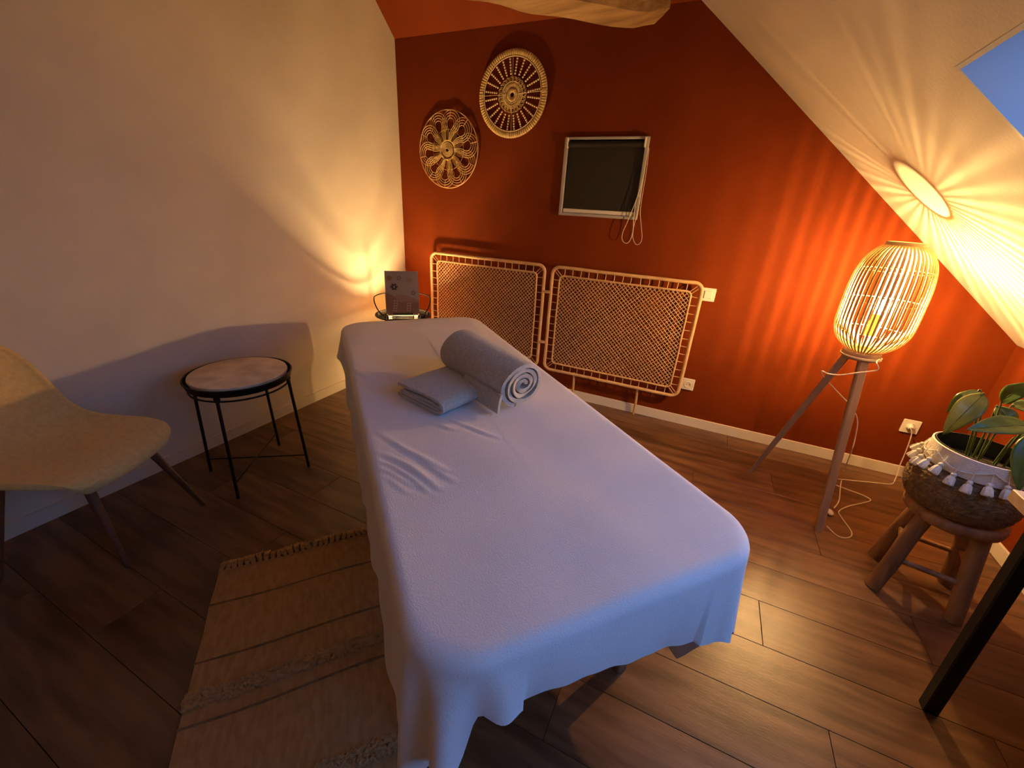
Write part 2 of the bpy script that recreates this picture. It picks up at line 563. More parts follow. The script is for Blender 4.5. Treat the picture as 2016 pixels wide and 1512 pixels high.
tag(beam, 'rough hewn old wooden beam under the sloping terracotta ceiling', 'beam')


# ------------------------------------------------------------------ wall plates
def wall_plate(name, label, cat, x, z, kind):
    t = thing(name, label, cat, (x, YB, z))
    MB().bevbox((0, -.005, 0), (.082, .010, .082), .003).build('plate', 'plastic', t)
    if kind == 'switch':
        MB().bevbox((.0, -.012, 0), (.046, .006, .046), .002).build('rocker', 'plastic', t)
    else:
        b = MB()
        prof = [(.0215, .0), (.0215, .0035), (.0195, .0035), (.0185, -.0005)]
        b.lathe([(r_, z_) for r_, z_ in prof], 24)
        b.v = [(x_, -.0105 - z_, y_) for x_, y_, z_ in b.v]
        b.build('socket_ring', 'plastic', t, True)
        for s_ in (-1, 1):
            b = MB().tube([(s_ * .0095, -.0104, 0), (s_ * .0095, -.0118, 0)], .003, 10)
            b.build('pin_hole', 'hole', t)
    return t
wall_plate('light_switch', 'white light switch on the terracotta wall beside the headboard top', 'switch', .022, .918, 'switch')
wall_plate('wall_socket', 'empty white wall socket at the lower corner of the headboard', 'socket', .030, .305, 'socket')
wall_plate('wall_socket', 'white wall socket with a plugged in lamp cord near the plant', 'socket', 1.235, .322, 'socket')


# ================================================================== HEADBOARD
def rrect(x0, x1, z0, z1, r, n=6, y=0.0):
    out = []
    for cx, cz, a0 in ((x1 - r, z1 - r, 0), (x0 + r, z1 - r, 90), (x0 + r, z0 + r, 180), (x1 - r, z0 + r, 270)):
        for i in range(n + 1):
            a = R(a0 + 90 * i / n)
            out.append(Vector((cx + r * math.cos(a), y, cz + r * math.sin(a))))
    return out


def densify(pts, step=.04, closed=True):
    out = []
    N = len(pts)
    for i in range(N if closed else N - 1):
        a, b = pts[i], pts[(i + 1) % N]
        m_ = max(1, int((b - a).length / step))
        for k in range(m_):
            out.append(a.lerp(b, k / m_))
    return out


HBY = 2.838
hb = thing('rattan_headboard', 'two panel rattan headboard with diagonal cane lattice standing against the terracotta wall', 'headboard', (-1.035, HBY, 0))
spin_v = MB().tube([(0, 0, -.032), (.001, .001, 0), (0, 0, .032)], .0026, 6).mesh('spindle', M['rattan'], True)
for (x0, x1) in ((-2.062, -1.056), (-1.018, -.006)):
    z0, z1, ins = .205, .998, .062
    ox = hb.location.x
    a0, a1 = x0 - ox, x1 - ox
    def wobble(p_, amp=.0022):
        nn = noise.noise_vector(p_ * 6 + Vector((x0, 0, 0))) * amp
        return p_ + Vector((nn.x, 0, nn.z))
    pf = MB().tube([wobble(q) for q in densify(rrect(a0 + .011, a1 - .011, z0 + .011, z1 - .011, .05))], .0115, 10, closed=True).build('panel_frame', 'rattan', hb, True)
    ix0, ix1, iz0, iz1 = a0 + ins + .006, a1 - ins - .006, z0 + ins + .006, z1 - ins - .006
    MB().tube([wobble(q, .003) for q in densify(rrect(ix0, ix1, iz0, iz1, .03))], .0062, 8, closed=True).build('inner_frame', 'rattan', pf, True)
    gap_h = (a0 + .011 + ix0) / 2
    nx_, nz2 = 15, 12
    for zz in ((z0 + .011 + iz0) / 2, (z1 - .011 + iz1) / 2):
        for i in range(nx_):
            xx = lerp(ix0 + .035, ix1 - .035, i / (nx_ - 1)) + random.uniform(-.003, .003)
            link_copy(spin_v, 'spindle', pf, Matrix.Translation((xx, 0, zz)) @ Matrix.Rotation(random.uniform(-.05, .05), 4, 'Y'))
    for xx in (gap_h, (a1 - .011 + ix1) / 2):
        for i in range(nz2):
            zz = lerp(iz0 + .03, iz1 - .03, i / (nz2 - 1)) + random.uniform(-.003, .003)
            link_copy(spin_v, 'spindle', pf, Matrix.Translation((xx, 0, zz)) @ Matrix.Rotation(PI / 2 + random.uniform(-.06, .06), 4, 'Y'))
    for sx, cx, cx2 in ((1, a0 + .026, ix0 + .008), (-1, a1 - .026, ix1 - .008)):
        for sz, cz, cz2 in ((1, z0 + .026, iz0 + .008), (-1, z1 - .026, iz1 - .008)):
            for dd in (-.006, .006):
                MB().tube([(cx + dd * sx, 0, cz - dd * sz), (cx2 + dd * sx, 0, cz2 - dd * sz)], .0026, 6).build('spindle', 'rattan', pf, True)
    # diagonal lattice: canes clipped to the inner frame, woven by a slight sway front to back
    pitch = .0285
    for sgn in (1, -1):
        lt_ = MB()
        W_, H_ = ix1 - ix0, iz1 - iz0
        nn = int((W_ + H_) / pitch)
        for i in range(1, nn + 1):
            c_ = i * pitch + (W_ + H_ - nn * pitch) / 2
            pA = Vector((max(0, c_ - H_), 0, min(c_, H_)))
            pB = Vector((min(c_, W_), 0, max(0, c_ - W_)))
            if (pA - pB).length < .02: continue
            if sgn < 0:
                pA.x, pB.x = W_ - pA.x, W_ - pB.x
            org = Vector((ix0, 0, iz0))
            dv = (pB - pA).normalized()
            sd = Vector((dv.z, 0, -dv.x)) * .0025
            m_ = max(2, int((pB - pA).length / (pitch * .707)))
            jit = random.uniform(-.0016, .0016)
            rows = []
            for q in range(m_ + 1):
                c = org + pA.lerp(pB, q / m_) + sd.normalized() * jit
                yo = (.0016 if (q + i) % 2 else -.0016) * sgn
                rows.append((c, yo))
            for (c, yo), (c2, yo2) in zip(rows, rows[1:]):
                lt_.add([c - sd + Vector((0, yo, 0)), c + Vector((0, yo - .0018, 0)), c + sd + Vector((0, yo, 0)),
                         c2 - sd + Vector((0, yo2, 0)), c2 + Vector((0, yo2 - .0018, 0)), c2 + sd + Vector((0, yo2, 0))],
                        [(0, 1, 4, 3), (1, 2, 5, 4), (0, 3, 5, 2)])
        lo_ = lt_.build('cane_lattice', 'cane', pf, True, fix=False)
        lo_['kind'] = 'stuff'
for xx in (-.765, -.288, -1.80, -1.30):
    MB().tube([(xx - hb.location.x, .012, .225), (xx - hb.location.x + .006, .016, .10), (xx - hb.location.x + .004, .018, .0)], .0085, 8).build('leg', 'rattan', hb, True)
for zz in (.42, .80):
    b = MB()
    for kx in range(3):
        b.tube([Vector((-.002 + .033 * math.cos(a), .014 * math.sin(a), zz + kx * .006)) for a in [2 * PI * i / 14 for i in range(14)]], .0028, 5, closed=True)
    b.build('binding', 'rattan', hb, True)

# ================================================================== WALL DISCS
def ring_y(r, n=72, y=0.0, ph=0.0):
    return [Vector((r * math.cos(2 * PI * i / n + ph), y, r * math.sin(2 * PI * i / n + ph))) for i in range(n)]


dA = thing('woven_wheel_decoration', 'large round woven wall wheel with wooden bead spokes, the upper one', 'wall decoration', (-1.41, YB - .014, 2.027), group='woven wall decorations')
def wrapped(r0, r1, th, ridges, name, mtn, parent, depth=.0018):
    n = ridges * 4
    rows = []
    rc, hw = (r0 + r1) / 2, (r1 - r0) / 2
    for i in range(n + 1):
        a = 2 * PI * i / n
        k_ = depth * (0, .75, 1, .75)[i % 4]
        row = []
        for j_ in range(10):
            t = 2 * PI * j_ / 10
            rr = rc + (hw - depth * .5 + k_ * .5) * math.cos(t)
            yy = (th - depth + k_) * math.sin(t)
            row.append(Vector((rr * math.cos(a), yy, rr * math.sin(a))))
        rows.append(row)
    return MB().grid(rows, closed=True).build(name, mtn, parent, True)
wrapped(.208, .246, .009, 96, 'wrapped_rim', 'seagrass', dA, .0042)
wrapped(.016, .040, .008, 30, 'hub', 'seagrass', dA, .003)
MB().tube(ring_y(.018, 40), .0045, 8, closed=True).build('hub_ring', 'bead', dA, True)
MB().tube(ring_y(.045, 60), .0032, 8, closed=True).build('coil_ring', 'bead', dA, True)
wrapped(.046, .070, .005, 46, 'woven_band', 'seagrass', dA, .003)
MB().tube(ring_y(.073, 70), .0030, 8, closed=True).build('coil_ring', 'bead', dA, True)
zz = MB()
pts = []
for i in range(264):
    a = 2 * PI * i / 264
    ph = (i % 12) / 12 * 2 * PI
    pts.append(Vector(((.087 + .013 * math.cos(ph)) * math.cos(a + .05 * math.sin(ph)), .004 * math.sin(ph * 2), (.087 + .013 * math.cos(ph)) * math.sin(a + .05 * math.sin(ph)))))
zz.tube(pts, .0022, 5, closed=True).build('looped_band', 'seagrass', dA, True)
pts2 = [Vector((q.x * .985, q.y + .002, q.z * .985)) for q in pts]
MB().tube([Matrix.Rotation(.11, 3, 'Y') @ q for q in pts2], .0022, 5, closed=True).build('looped_band', 'seagrass', dA, True)
MB().tube(ring_y(.205, 90, -.004), .0026, 6, closed=True).build('rim_cord', 'bead', dA, True)
b = MB()
for i in range(6):
    b.sphere((.116 + i * .0155, 0, 0), .0066, 8, 5, (1.05, .9, .9))
string_me = b.mesh('bead_string', M['bead'], True)
NS = 24
for i in range(NS):
    a = 2 * PI * (i + .5) / NS
    link_copy(string_me, 'bead_string', dA, Matrix.Rotation(a, 4, 'Y'))
for a in (R(3), R(90), R(180), R(272)):
    MB().tube([Vector((.045 * math.cos(a), -.006, .045 * math.sin(a))), Vector((.24 * math.cos(a), -.009, .24 * math.sin(a)))], .0011, 5).build('thread', 'bead', dA)

dB = thing('rattan_flower_decoration', 'round rattan wall decoration woven as an open flower, the lower one', 'wall decoration', (-1.91, YB - .016, 1.712), group='woven wall decorations')
MB().tube(ring_y(.250, 90, .004), .0032, 8, closed=True).build('outer_hoop', 'rattan', dB, True)
NP = 10
for i in range(NP):
    phi = 2 * PI * (i + .25) / NP
    pet = None
    ca, sa_ = math.cos(phi), math.sin(phi)
    for k_ in range(4):
        rho = .077 - .0145 * k_
        cxp = .172 - .002 * k_
        loopp = [(.060, -.0185 + .0048 * k_), (.108, -.039 + .0105 * k_)]
        loopp += [(cxp + rho * math.cos(a), rho * math.sin(a)) for a in [R(-128 + 256 * q / 22) for q in range(23)]]
        loopp += [(.108, .039 - .0105 * k_), (.060, .0185 - .0048 * k_)]
        pts = []
        for q, (u_, v_) in enumerate(loopp):
            yy = -.007 * math.cos(PI * q / (len(loopp) - 1)) - .001 * k_
            pts.append(Vector((u_ * ca - v_ * sa_, yy, u_ * sa_ + v_ * ca)))
        pts = smoothpath(pts, 2)
        mb = MB().tube(pts, .0020, 6)
        o = mb.build('petal' if pet is None else 'petal_loop', 'seagrass', dB if pet is None else pet, True)
        if pet is None: pet = o
    a = phi + .05
    MB().tube([Vector((.196 * math.cos(a), -.004, .196 * math.sin(a))), Vector((.246 * math.cos(a), -.004, .246 * math.sin(a)))], .0016, 5).build('tie', 'rattan', pet, True)
pts = []
for i in range(200):
    a = 2 * PI * i / 36
    rr = .010 + .0072 * a / (2 * PI)
    pts.append(Vector((rr * math.cos(a), -.008 + .004 * i / 200, rr * math.sin(a))))
MB().tube(pts, .0026, 6).build('spiral_centre', 'seagrass', dB, True)
wrapped(.054, .068, .007, 50, 'hub_ring', 'seagrass', dB, .002)
MB().tube(ring_y(.130, 80, .005), .0016, 6, closed=True).build('inner_hoop', 'rattan', dB, True)


# ================================================================== LANTERN FLOOR LAMP
def bulb_set(parent, z, mtf, rf, tall):
    """holder, glass bulb and glowing filament on the axis of a lamp, bulb centre at z"""
    MB().lathe([(.020, z - .135), (.020, z - .07), (.017, z - .066), (.017, z - .036)], 20).build('bulb_holder', 'socketlamp', parent, True)
    g_ = MB().lathe([(.013, z - .036), (.016, z - .024), (.029, z - .010), (.034, z + .006), (.030, z + .026), (.017, z + .038), (.0001, z + .042)], 20).build('bulb', 'bulbglass', parent, True)
    MB().sphere((0, 0, z), rf, 14, 10, (1, 1, tall)).build('filament', mtf, g_, True)


LX, LY = .726, 2.372
lamp = thing('lantern_floor_lamp', 'lit bamboo lantern floor lamp on three slanted wooden legs', 'floor lamp', (LX, LY, 0))
# tripod
disc = MB().lathe([(.001, .792), (.068, .792), (.074, .797), (.074, .824), (.068, .830), (.001, .830)], 36).build('base_disc', 'legwood', lamp, True)
feet = [(-.253, .092), (.020, -.304), (.175, .235)]
for fx, fy in feet:
    a = math.atan2(fy, fx)
    top = Vector((.048 * math.cos(a), .048 * math.sin(a), .800))
    bot = Vector((fx, fy, 0.0))
    d = (top - bot).normalized()
    sx = Vector((-math.sin(a), math.cos(a), 0))
    sy = d.cross(sx)
    rows = []
    for t, hw_, hd_ in ((0, .014, .012), (.5, .017, .015), (1, .019, .017)):
        c = bot.lerp(top, t)
        ring = [c + sx * hw_ * p_ + sy * hd_ * q_ for p_, q_ in ((-1, -.7), (-.7, -1), (.7, -1), (1, -.7), (1, .7), (.7, 1), (-.7, 1), (-1, .7))]
        if t == 0: ring = [q - d * (q.z / d.z) for q in ring]
        rows.append(ring)
    b = MB().grid(rows, closed=True)
    b.f += [tuple(range(7, -1, -1)), tuple(16 + i for i in range(8))]
    b.build('leg', 'legwood', lamp)
# shade
SH = [(.050, .832), (.074, .838), (.104, .862), (.128, .895), (.142, .935), (.1455, .985), (.1455, 1.06), (.1445, 1.12), (.138, 1.18), (.124, 1.232), (.100, 1.272), (.076, 1.294), (.067, 1.298)]
shade = MB().lathe([(.063, 1.289), (.070, 1.289), (.070, 1.312), (.063, 1.312)], 40, close=True).build('lamp_shade', 'bamboo', lamp, True)
MB().lathe([(.048, .830), (.060, .830), (.060, .840), (.048, .840)], 36, close=True).build('lower_ring', 'bamboo', shade, True)
prof = smoothpath([Vector((r_, 0, z_)) for r_, z_ in SH], 3)
rows = []
for i, c in enumerate(prof):
    tn = (prof[min(i + 1, len(prof) - 1)] - prof[max(i - 1, 0)]).normalized()
    nrm = Vector((tn.z, 0, -tn.x))
    hw_ = min(.0037, c.x * .058)
    rows.append([c + nrm * .0012 + Vector((0, -hw_, 0)), c + nrm * .0012 + Vector((0, hw_, 0)), c - nrm * .0012 + Vector((0, hw_, 0)), c - nrm * .0012 + Vector((0, -hw_, 0))])
slat = MB().grid(rows, closed=True).mesh('slat', M['bamboo'], False)
NSL = 46
for i in range(NSL):
    link_copy(slat, 'slat', shade, Matrix.Rotation(2 * PI * (i + random.uniform(-.08, .08)) / NSL, 4, 'Z'))
for zz_, rr_ in ((.925, .1375), (1.062, .1435), (1.195, .1315)):
    MB().tube([Vector((rr_ * math.cos(2 * PI * i / 60), rr_ * math.sin(2 * PI * i / 60), zz_)) for i in range(60)], .0013, 5, closed=True).build('hoop', 'bamboo', shade, True)
bulb_set(lamp, 1.040, 'filament', .0125, 2.3)
# cord: wound under the disc, down behind the front leg, floor switch, across to the socket
Pz = lambda x, y, z=0.006: CAM + (fw + rt2 * ((x - 1008) / FPX) - up2 * ((y - 756) / FPX)) * ((z - CAM.z) / (fw + rt2 * ((x - 1008) / FPX) - up2 * ((y - 756) / FPX)).z)
o0 = lamp.location
wind = [Vector((.0775 * math.cos(a), .0775 * math.sin(a), .805 + .004 * math.sin(a * .7))) for a in [R(120) + 2 * PI * i / 20 for i in range(34)]]
loop = [P(x, y, LY - .10) - o0 for x, y in ((1726, 712), (1729, 727), (1712, 731), (1685, 734), (1655, 738), (1632, 736), (1617, 730))]
wrapb = [P(x, y, LY + .02) - o0 for x, y in ((1622, 742), (1640, 762), (1660, 783), (1676, 800))]
down = [P(x, y, LY + .06) - o0 for x, y in ((1688, 826), (1684, 860), (1676, 890))]
fl1 = [Pz(x, y) - o0 for x, y in ((1662, 925), (1655, 955), (1652, 985), (1642, 1000))]
MB().tube(smoothpath(wind + loop + wrapb + down + fl1, 4), .0027, 6).build('cord', 'cordm', lamp, True)
fl2 = [Pz(x, y, .0035) - o0 for x, y in ((1628, 1036), (1650, 1056), (1672, 1058), (1676, 1046), (1656, 1018), (1652, 1006), (1672, 996), (1700, 990), (1714, 984), (1696, 974), (1664, 962), (1646, 955))]
MB().tube(smoothpath(fl2, 5), .0027, 6).build('cord', 'cordm', lamp, True)
fl3 = [Pz(x, y, .0035) - o0 for x, y in ((1650, 943), (1690, 947), (1730, 951), (1754, 953), (1762, 945))] + [P(x, y, YB - .05) - o0 for x, y in ((1771, 918), (1782, 892), (1791, 868), (1795, 852), (1793, 844))]
MB().tube(smoothpath(fl3, 5), .0027, 6).build('cord', 'cordm', lamp, True)
sp = Pz(1633, 1012, .0) - o0
MB().sphere(sp + Vector((0, 0, .012)), .02, 14, 8, (.75, 1.25, .55)).build('foot_switch', 'plastic', lamp, True)
pp = P(1793, 842, YB - .03) - o0
MB().tube([pp + Vector((0, .013, 0)), pp + Vector((0, 0, 0)), pp + Vector((0, -.008, -.004))], [.018, .017, .010], 14).build('plug', 'plastic', lamp, True)

# ================================================================== CORNER: glass side table, print, second lantern
TX, TY = -2.015, 2.417
st = thing('glass_side_table', 'small round black metal table with glass top and raised rail handles in the corner', 'side table', (TX, TY, 0))
TZ = .57
ring3 = lambda r, z, n=60: [Vector((r * math.cos(2 * PI * i / n), r * math.sin(2 * PI * i / n), z)) for i in range(n)]
MB().tube(ring3(.2, TZ), .0046, 8, closed=True).build('top_ring', 'black', st, True)
MB().lathe([(.0005, TZ - .002), (.1955, TZ - .002), (.1955, TZ + .004), (.0005, TZ + .004)], 48).build('glass_top', 'glass', st, True)
MB().tube(ring3(.17, .10), .005, 8, closed=True).build('lower_ring', 'black', st, True)
# facing the camera: direction of the open front
fa = math.atan2(-TY, -TX)
LEGA = [fa - R(38), fa + R(38), fa + R(142), fa - R(142)]
for a in LEGA:
    c_, s_ = math.cos(a), math.sin(a)
    MB().tube([(c_ * .2, s_ * .2, TZ + .030), (c_ * .2, s_ * .2, TZ - .1), (c_ * .185, s_ * .185, 0)], .005, 8).build('leg', 'black', st, True)
a0, a1 = LEGA[1], LEGA[0] + 2 * PI
pts = []
for i in range(61):
    t = i / 60
    a = lerp(a0, a1, t)
    e = min(1, min(t, 1 - t) / .16)
    z_ = TZ + .030 + .098 * (e * e * (3 - 2 * e))
    rr = .2 + .010 * math.sin(PI * min(1, e))
    pts.append(Vector((rr * math.cos(a), rr * math.sin(a), z_)))
MB().tube(pts, .0044, 8).build('rail_handle', 'black', st, True)
for a in LEGA[2:]:
    MB().tube([(.2 * math.cos(a), .2 * math.sin(a), TZ), (.2 * math.cos(a), .2 * math.sin(a), TZ + .128)], .0042, 8).build('rail_post', 'black', st, True)
# printed board on the table, leaning back a little
fcx = Vector((-TX, -TY, 0)).normalized()
bl_ = Vector((TX, TY, TZ + .004)) + fcx * .035
bo = thing('flower_print_board', 'upright board printed with flowers and brown hills on the glass side table', 'picture', bl_, math.atan2(fcx.y, fcx.x) + PI / 2)
tilt = Matrix.Rotation(R(-9), 3, 'X')
def tb(mb):
    mb.v = [tuple(tilt @ Vector(q) + Vector((0, 0, .004))) for q in mb.v]
    return mb
BWd, BHg = .236, .312
tb(MB().bevbox((0, 0, BHg / 2), (BWd, .007, BHg), .0012)).build('panel', 'board', bo)
yf = -.0040
def flat(poly, name, mtn, lift=0):
    tb(MB().prism(poly, yf - lift, yf - lift - .0006, lambda u, v, w_: (u, w_, v))).build(name, mtn, bo)
hw_ = BWd / 2 - .002
hill = lambda pts_: pts_
flat([(-hw_, .002), (hw_, .002), (hw_, .120)] + [(hw_ - .01 - (2 * hw_ - .02) * i / 14, .100 + .045 * math.sin(PI * i / 14) ** .8 - .0 * i) for i in range(15)] + [(-hw_, .10)], 'far_hill_print', 'board3')
flat([(-hw_, .002), (hw_, .002), (hw_, .085)] + [(lerp(hw_, -.01, i / 8), .085 + .012 * math.sin(PI * i / 8)) for i in range(1, 9)] + [(lerp(-.01, -hw_, i / 8), .085 + .07 * math.sin(PI / 2 * i / 8)) for i in range(1, 9)], 'near_hill_print', 'board2', .0007)
def flower(cx, cz, r, mtn, petals=5, core=True):
    poly = []
    for i in range(petals * 6):
        a = 2 * PI * i / (petals * 6)
        rr = r * (.62 + .38 * abs(math.cos(petals * a / 2)))
        poly.append((cx + rr * math.cos(a), cz + rr * math.sin(a)))
    flat(poly, 'flower_print', mtn, .0015)
    if core: flat([(cx + r * .22 * math.cos(2 * PI * i / 10), cz + r * .22 * math.sin(2 * PI * i / 10)) for i in range(10)], 'flower_centre', 'fl_pale', .0022)
flower(-.086, .262, .021, 'fl_gold', core=False)
flower(-.055, .200, .027, 'fl_brown', 6)
flower(.078, .158, .020, 'fl_grey')
flower(-.018, .262, .018, 'fl_grey')
flower(.055, .250, .024, 'board3', core=False)
for cx, n_ in ((-.058, 5), (.042, 4)):
    for i in range(n_):
        for s_ in (-1, 1):
            c0 = (cx + s_ * .009 + i * .003 * (1 if cx < 0 else .5), .028 + i * .018)
            flat([(c0[0] + .006 * math.cos(a) * (1), c0[1] + .005 * math.sin(a)) for a in [2 * PI * q / 8 for q in range(8)]], 'sprig_print', 'fl_pale', .0017)
for s_ in (-1, 1):
    MB().bevbox((s_ * .092, -.008, .004), (.030, .034, .008), .002).build('foot', 'fl_pale', bo)

MB().bevbox((0, -.012, .009), (.150, .016, .018), .002).build('base_bar', 'hole', bo)

# second lantern on the floor under the glass table, hidden by the bed, lights the corner
l2 = thing('lantern_table_lamp', 'lit bamboo lantern on the floor in the corner behind the bed head', 'lamp', (-2.035, 2.462, 0))
prof2 = [(.085, .010), (.120, .05), (.140, .12), (.145, .20), (.140, .28), (.128, .36), (.114, .425)]
sh2 = MB().lathe([(.108, .418), (.116, .418), (.116, .434), (.108, .434)], 40, close=True).build('lamp_shade', 'bamboo', l2, True)
MB().lathe([(.001, 0), (.088, 0), (.088, .014), (.001, .014)], 32).build('base_disc', 'legwood', l2, True)
pr = smoothpath([Vector((r_, 0, z_)) for r_, z_ in prof2], 3)
rows = [[c + Vector((.0012, -.0096, 0)), c + Vector((.0012, .0096, 0)), c + Vector((-.0012, .0096, 0)), c + Vector((-.0012, -.0096, 0))] for c in pr]
sl2 = MB().grid(rows, closed=True).mesh('slat', M['bamboo'])
for i in range(44):
    link_copy(sl2, 'slat', sh2, Matrix.Rotation(2 * PI * i / 44, 4, 'Z'))
for zz_, rr_ in ((.10, .134), (.22, .142), (.32, .130)):
    MB().tube([Vector((rr_ * math.cos(2 * PI * i / 48), rr_ * math.sin(2 * PI * i / 48), zz_)) for i in range(48)], .0014, 5, closed=True).build('hoop', 'bamboo', sh2, True)
MB().lathe([(.020, .10), (.020, .205), (.017, .21), (.017, .232)], 20).build('bulb_holder', 'socketlamp', l2, True)
MB().sphere((0, 0, .272), .044, 20, 12).build('globe_bulb', 'filament2', l2, True)

# ================================================================== ROUND TRAY TABLE
tr = thing('tray_table', 'round black metal tray table with pale veined top by the cream wall', 'side table', (-1.938, 1.108, 0))
TZ2, TR = .535, .222
MB().lathe([(.0005, TZ2 - .012), (.198, TZ2 - .012), (.214, TZ2 - .004), (TR, TZ2 + .018), (TR + .003, TZ2 + .018), (.217, TZ2 - .012), (.200, TZ2 - .018), (.0005, TZ2 - .018)], 56).build('tray', 'black', tr, True)
MB().tube(ring3(TR + .001, TZ2 + .018, 64), .0042, 8, closed=True).build('tray_rim', 'black', tr, True)
MB().tube(ring3(.209, TZ2 - .034, 64), .0045, 8, closed=True).build('support_ring', 'black', tr, True)
MB().lathe([(.0005, TZ2 - .0115), (.196, TZ2 - .0115), (.207, TZ2 + .018), (.205, TZ2 + .026), (.201, TZ2 + .028), (.0005, TZ2 + .028)], 56).build('table_top', 'stone', tr, True)
offs = [(-.202, -.141), (.121, -.196), (-.123, .200), (.203, .145)]
ft = []
for x_, y_ in offs:
    a = math.atan2(y_, x_)
    t_ = Vector((.212 * math.cos(a), .212 * math.sin(a), TZ2 - .006))
    f_ = Vector((.240 * math.cos(a), .240 * math.sin(a), 0))
    ft.append((a, f_))
    MB().tube([t_ + Vector((0, 0, .01)), t_.lerp(f_, .5), f_], .0075, 8).build('leg', 'black', tr, True)
    MB().bevbox((.213 * math.cos(a), .213 * math.sin(a), TZ2 - .012), (.012, .026, .05), .003, Matrix.Rotation(a, 3, 'Z')).build('bracket', 'black', tr)
for i, j_ in ((0, 3), (1, 2)):
    a, bq = ft[i][0], ft[j_][0]
    z_ = .075 + .008 * i
    rr = .2375
    MB().tube([(rr * math.cos(a), rr * math.sin(a), z_), (rr * math.cos(bq), rr * math.sin(bq), z_)], .0038, 6).build('cross_bar', 'black', tr, True)

# ================================================================== MASSAGE TABLE, SHEET, TOWELS
AX, NX = Vector((.757, -.654, 0)), Vector((.654, .757, 0))
BC = Vector((-.726, 1.185, 0))
BROT = math.atan2(AX.y, AX.x)
HL, HW, RC, BZ = .968, .378, .125, .748
tbl = thing('massage_table', 'massage table with wooden legs under the pale sheet', 'massage table', BC, BROT)
def rr_out(hl, hw, rc, n=14, step=.03):
    pts = []
    for cx, cy, a0 in ((hl - rc, hw - rc, 0), (-hl + rc, hw - rc, 90), (-hl + rc, -hw + rc, 180), (hl - rc, -hw + rc, 270)):
        for i in range(n + 1):
            a = R(a0 + 90 * i / n)
            pts.append(Vector((cx + rc * math.cos(a), cy + rc * math.sin(a), 0)))
    return pts
o_ = rr_out(HL - .012, HW - .012, RC)
MB().prism([(q.x, q.y) for q in o_], .665, BZ - .012).build('padded_top', 'vinyl', tbl)
for sx in (-1, 1):
    for sy in (-1, 1):
        MB().bevbox((sx * .70, sy * .31, .3325), (.045, .035, .665), .004).build('leg', 'plywood', tbl)
    MB().bevbox((sx * .70, 0, .22), (.03, .585, .05), .004).build('stretcher', 'plywood', tbl)
for sy in (-1, 1):
    MB().bevbox((0, sy * .355, .64), (1.7, .03, .05), .004).build('side_rail', 'plywood', tbl)

# the sheet: rings of a rounded rectangle, inwards for the top, outwards and down for the hanging hem
per = densify(rr_out(HL, HW, RC, 24), .0060)
NPER = len(per)
cum = [0]
for i in range(NPER): cum.append(cum[-1] + (per[(i + 1) % NPER] - per[i]).length)
def drop_len(q):
    x, y = q.x, q.y
    ang = math.atan2(y / HW, x / HL)
    d = math.degrees(ang)
    if x > HL - RC - .001 and abs(y) <= HW:      # foot end, right (+y) to left (-y)
        d0 = interp([-HW, -.345, -.30, -.275, -.235, -.10, .10, .25, .325, .36, HW], [.38, .30, .235, .135, .145, .150, .185, .215, .255, .31, .30], y)
        if x > HL - .04: return d0
        return lerp(.54 if y > 0 else .40, d0, (x - HL + RC) / (RC - .04))
    if y < -HW + .02 or (y < 0 and x > -HL + RC):  # left side
        return interp([-HL, -.80, -.72, -.6, .5, .72, .80, HL], [.15, .155, .24, .28, .34, .40, .40, .40], x)
    if y > 0 and x > -HL + RC:
        return .56
    return interp([-HW, 0, HW], [.15, .15, .17], y)
drops = [drop_len(q) for q in per]
for _ in range(2):
    drops = [(drops[i - 1] + 2 * drops[i] + drops[(i + 1) % NPER]) / 4 for i in range(NPER)]
def outward(i):
    t = per[(i + 1) % NPER] - per[i - 1]
    return Vector((t.y, -t.x, 0)).normalized()
RE = .026
inv = (Matrix.Translation(BC) @ Matrix.Rotation(BROT, 4, 'Z')).inverted()
def bedpt(x, y):
    q = inv @ Pz(x, y, BZ)
    return Vector((q.x, q.y))
CREASE = [([bedpt(*q) for q in ln], amp, wd) for ln, amp, wd in (
    (((745, 852), (799, 885), (836, 903), (880, 926)), .0036, .0085),
    (((731, 888), (762, 897), (802, 915), (829, 933), (862, 960)), .0042, .0085),
    (((740, 904), (775, 918), (814, 942), (843, 966)), .0032, .0075),
    (((736, 917), (769, 930), (816, 957)), .0034, .0075),
    (((741, 932), (766, 942), (800, 968)), .0030, .0075),
    (((846, 830), (893, 847)), .0026, .0080),
    (((890, 828), (955, 853), (985, 862)), .0026, .0080),
    (((826, 904), (896, 948)), .0026, .0080),
    (((678, 722), (700, 732), (728, 744)), .0080, .0110))]
rows = []
# top: from the inner spine out
def top_z(x, y):
    v = Vector((x * 2.2, y * 2.2, 0))
    z = .0045 * noise.noise(v) + .0018 * noise.noise(v * 3.1)
    # head part of the pad stands a touch higher with a soft step
    z += .010 * (1 - 1 / (1 + math.exp(-(x + .60) * 26)))
    # soft creases along the left side
    p2 = Vector((x, y))
    for ln, amp, wd in CREASE:
        best = None
        for k_ in range(len(ln) - 1):
            A_, B_ = ln[k_], ln[k_ + 1]
            ab = B_ - A_
            t = max(0, min(1, (p2 - A_).dot(ab) / ab.length_squared))
            off = p2 - (A_ + ab * t)
            if best is None or off.length < abs(best[0]):
                best = (off.length * (1 if ab.x * off.y - ab.y * off.x > 0 else -1), (k_ + t) / (len(ln) - 1))
        d_, t = best
        if abs(d_) < 4 * wd:
            env = math.sin(PI * (.12 + .76 * t)) ** .8
            z += amp * env * (math.exp(-(d_ / wd) ** 2) - .55 * math.exp(-((d_ + 1.5 * wd) / wd) ** 2))
    # long shallow valley towards the towels
    z += .004 * math.exp(-((y + .04 - .25 * x) / .10) ** 2) * math.exp(-((x - .5) / .5) ** 2) * -1
    return z
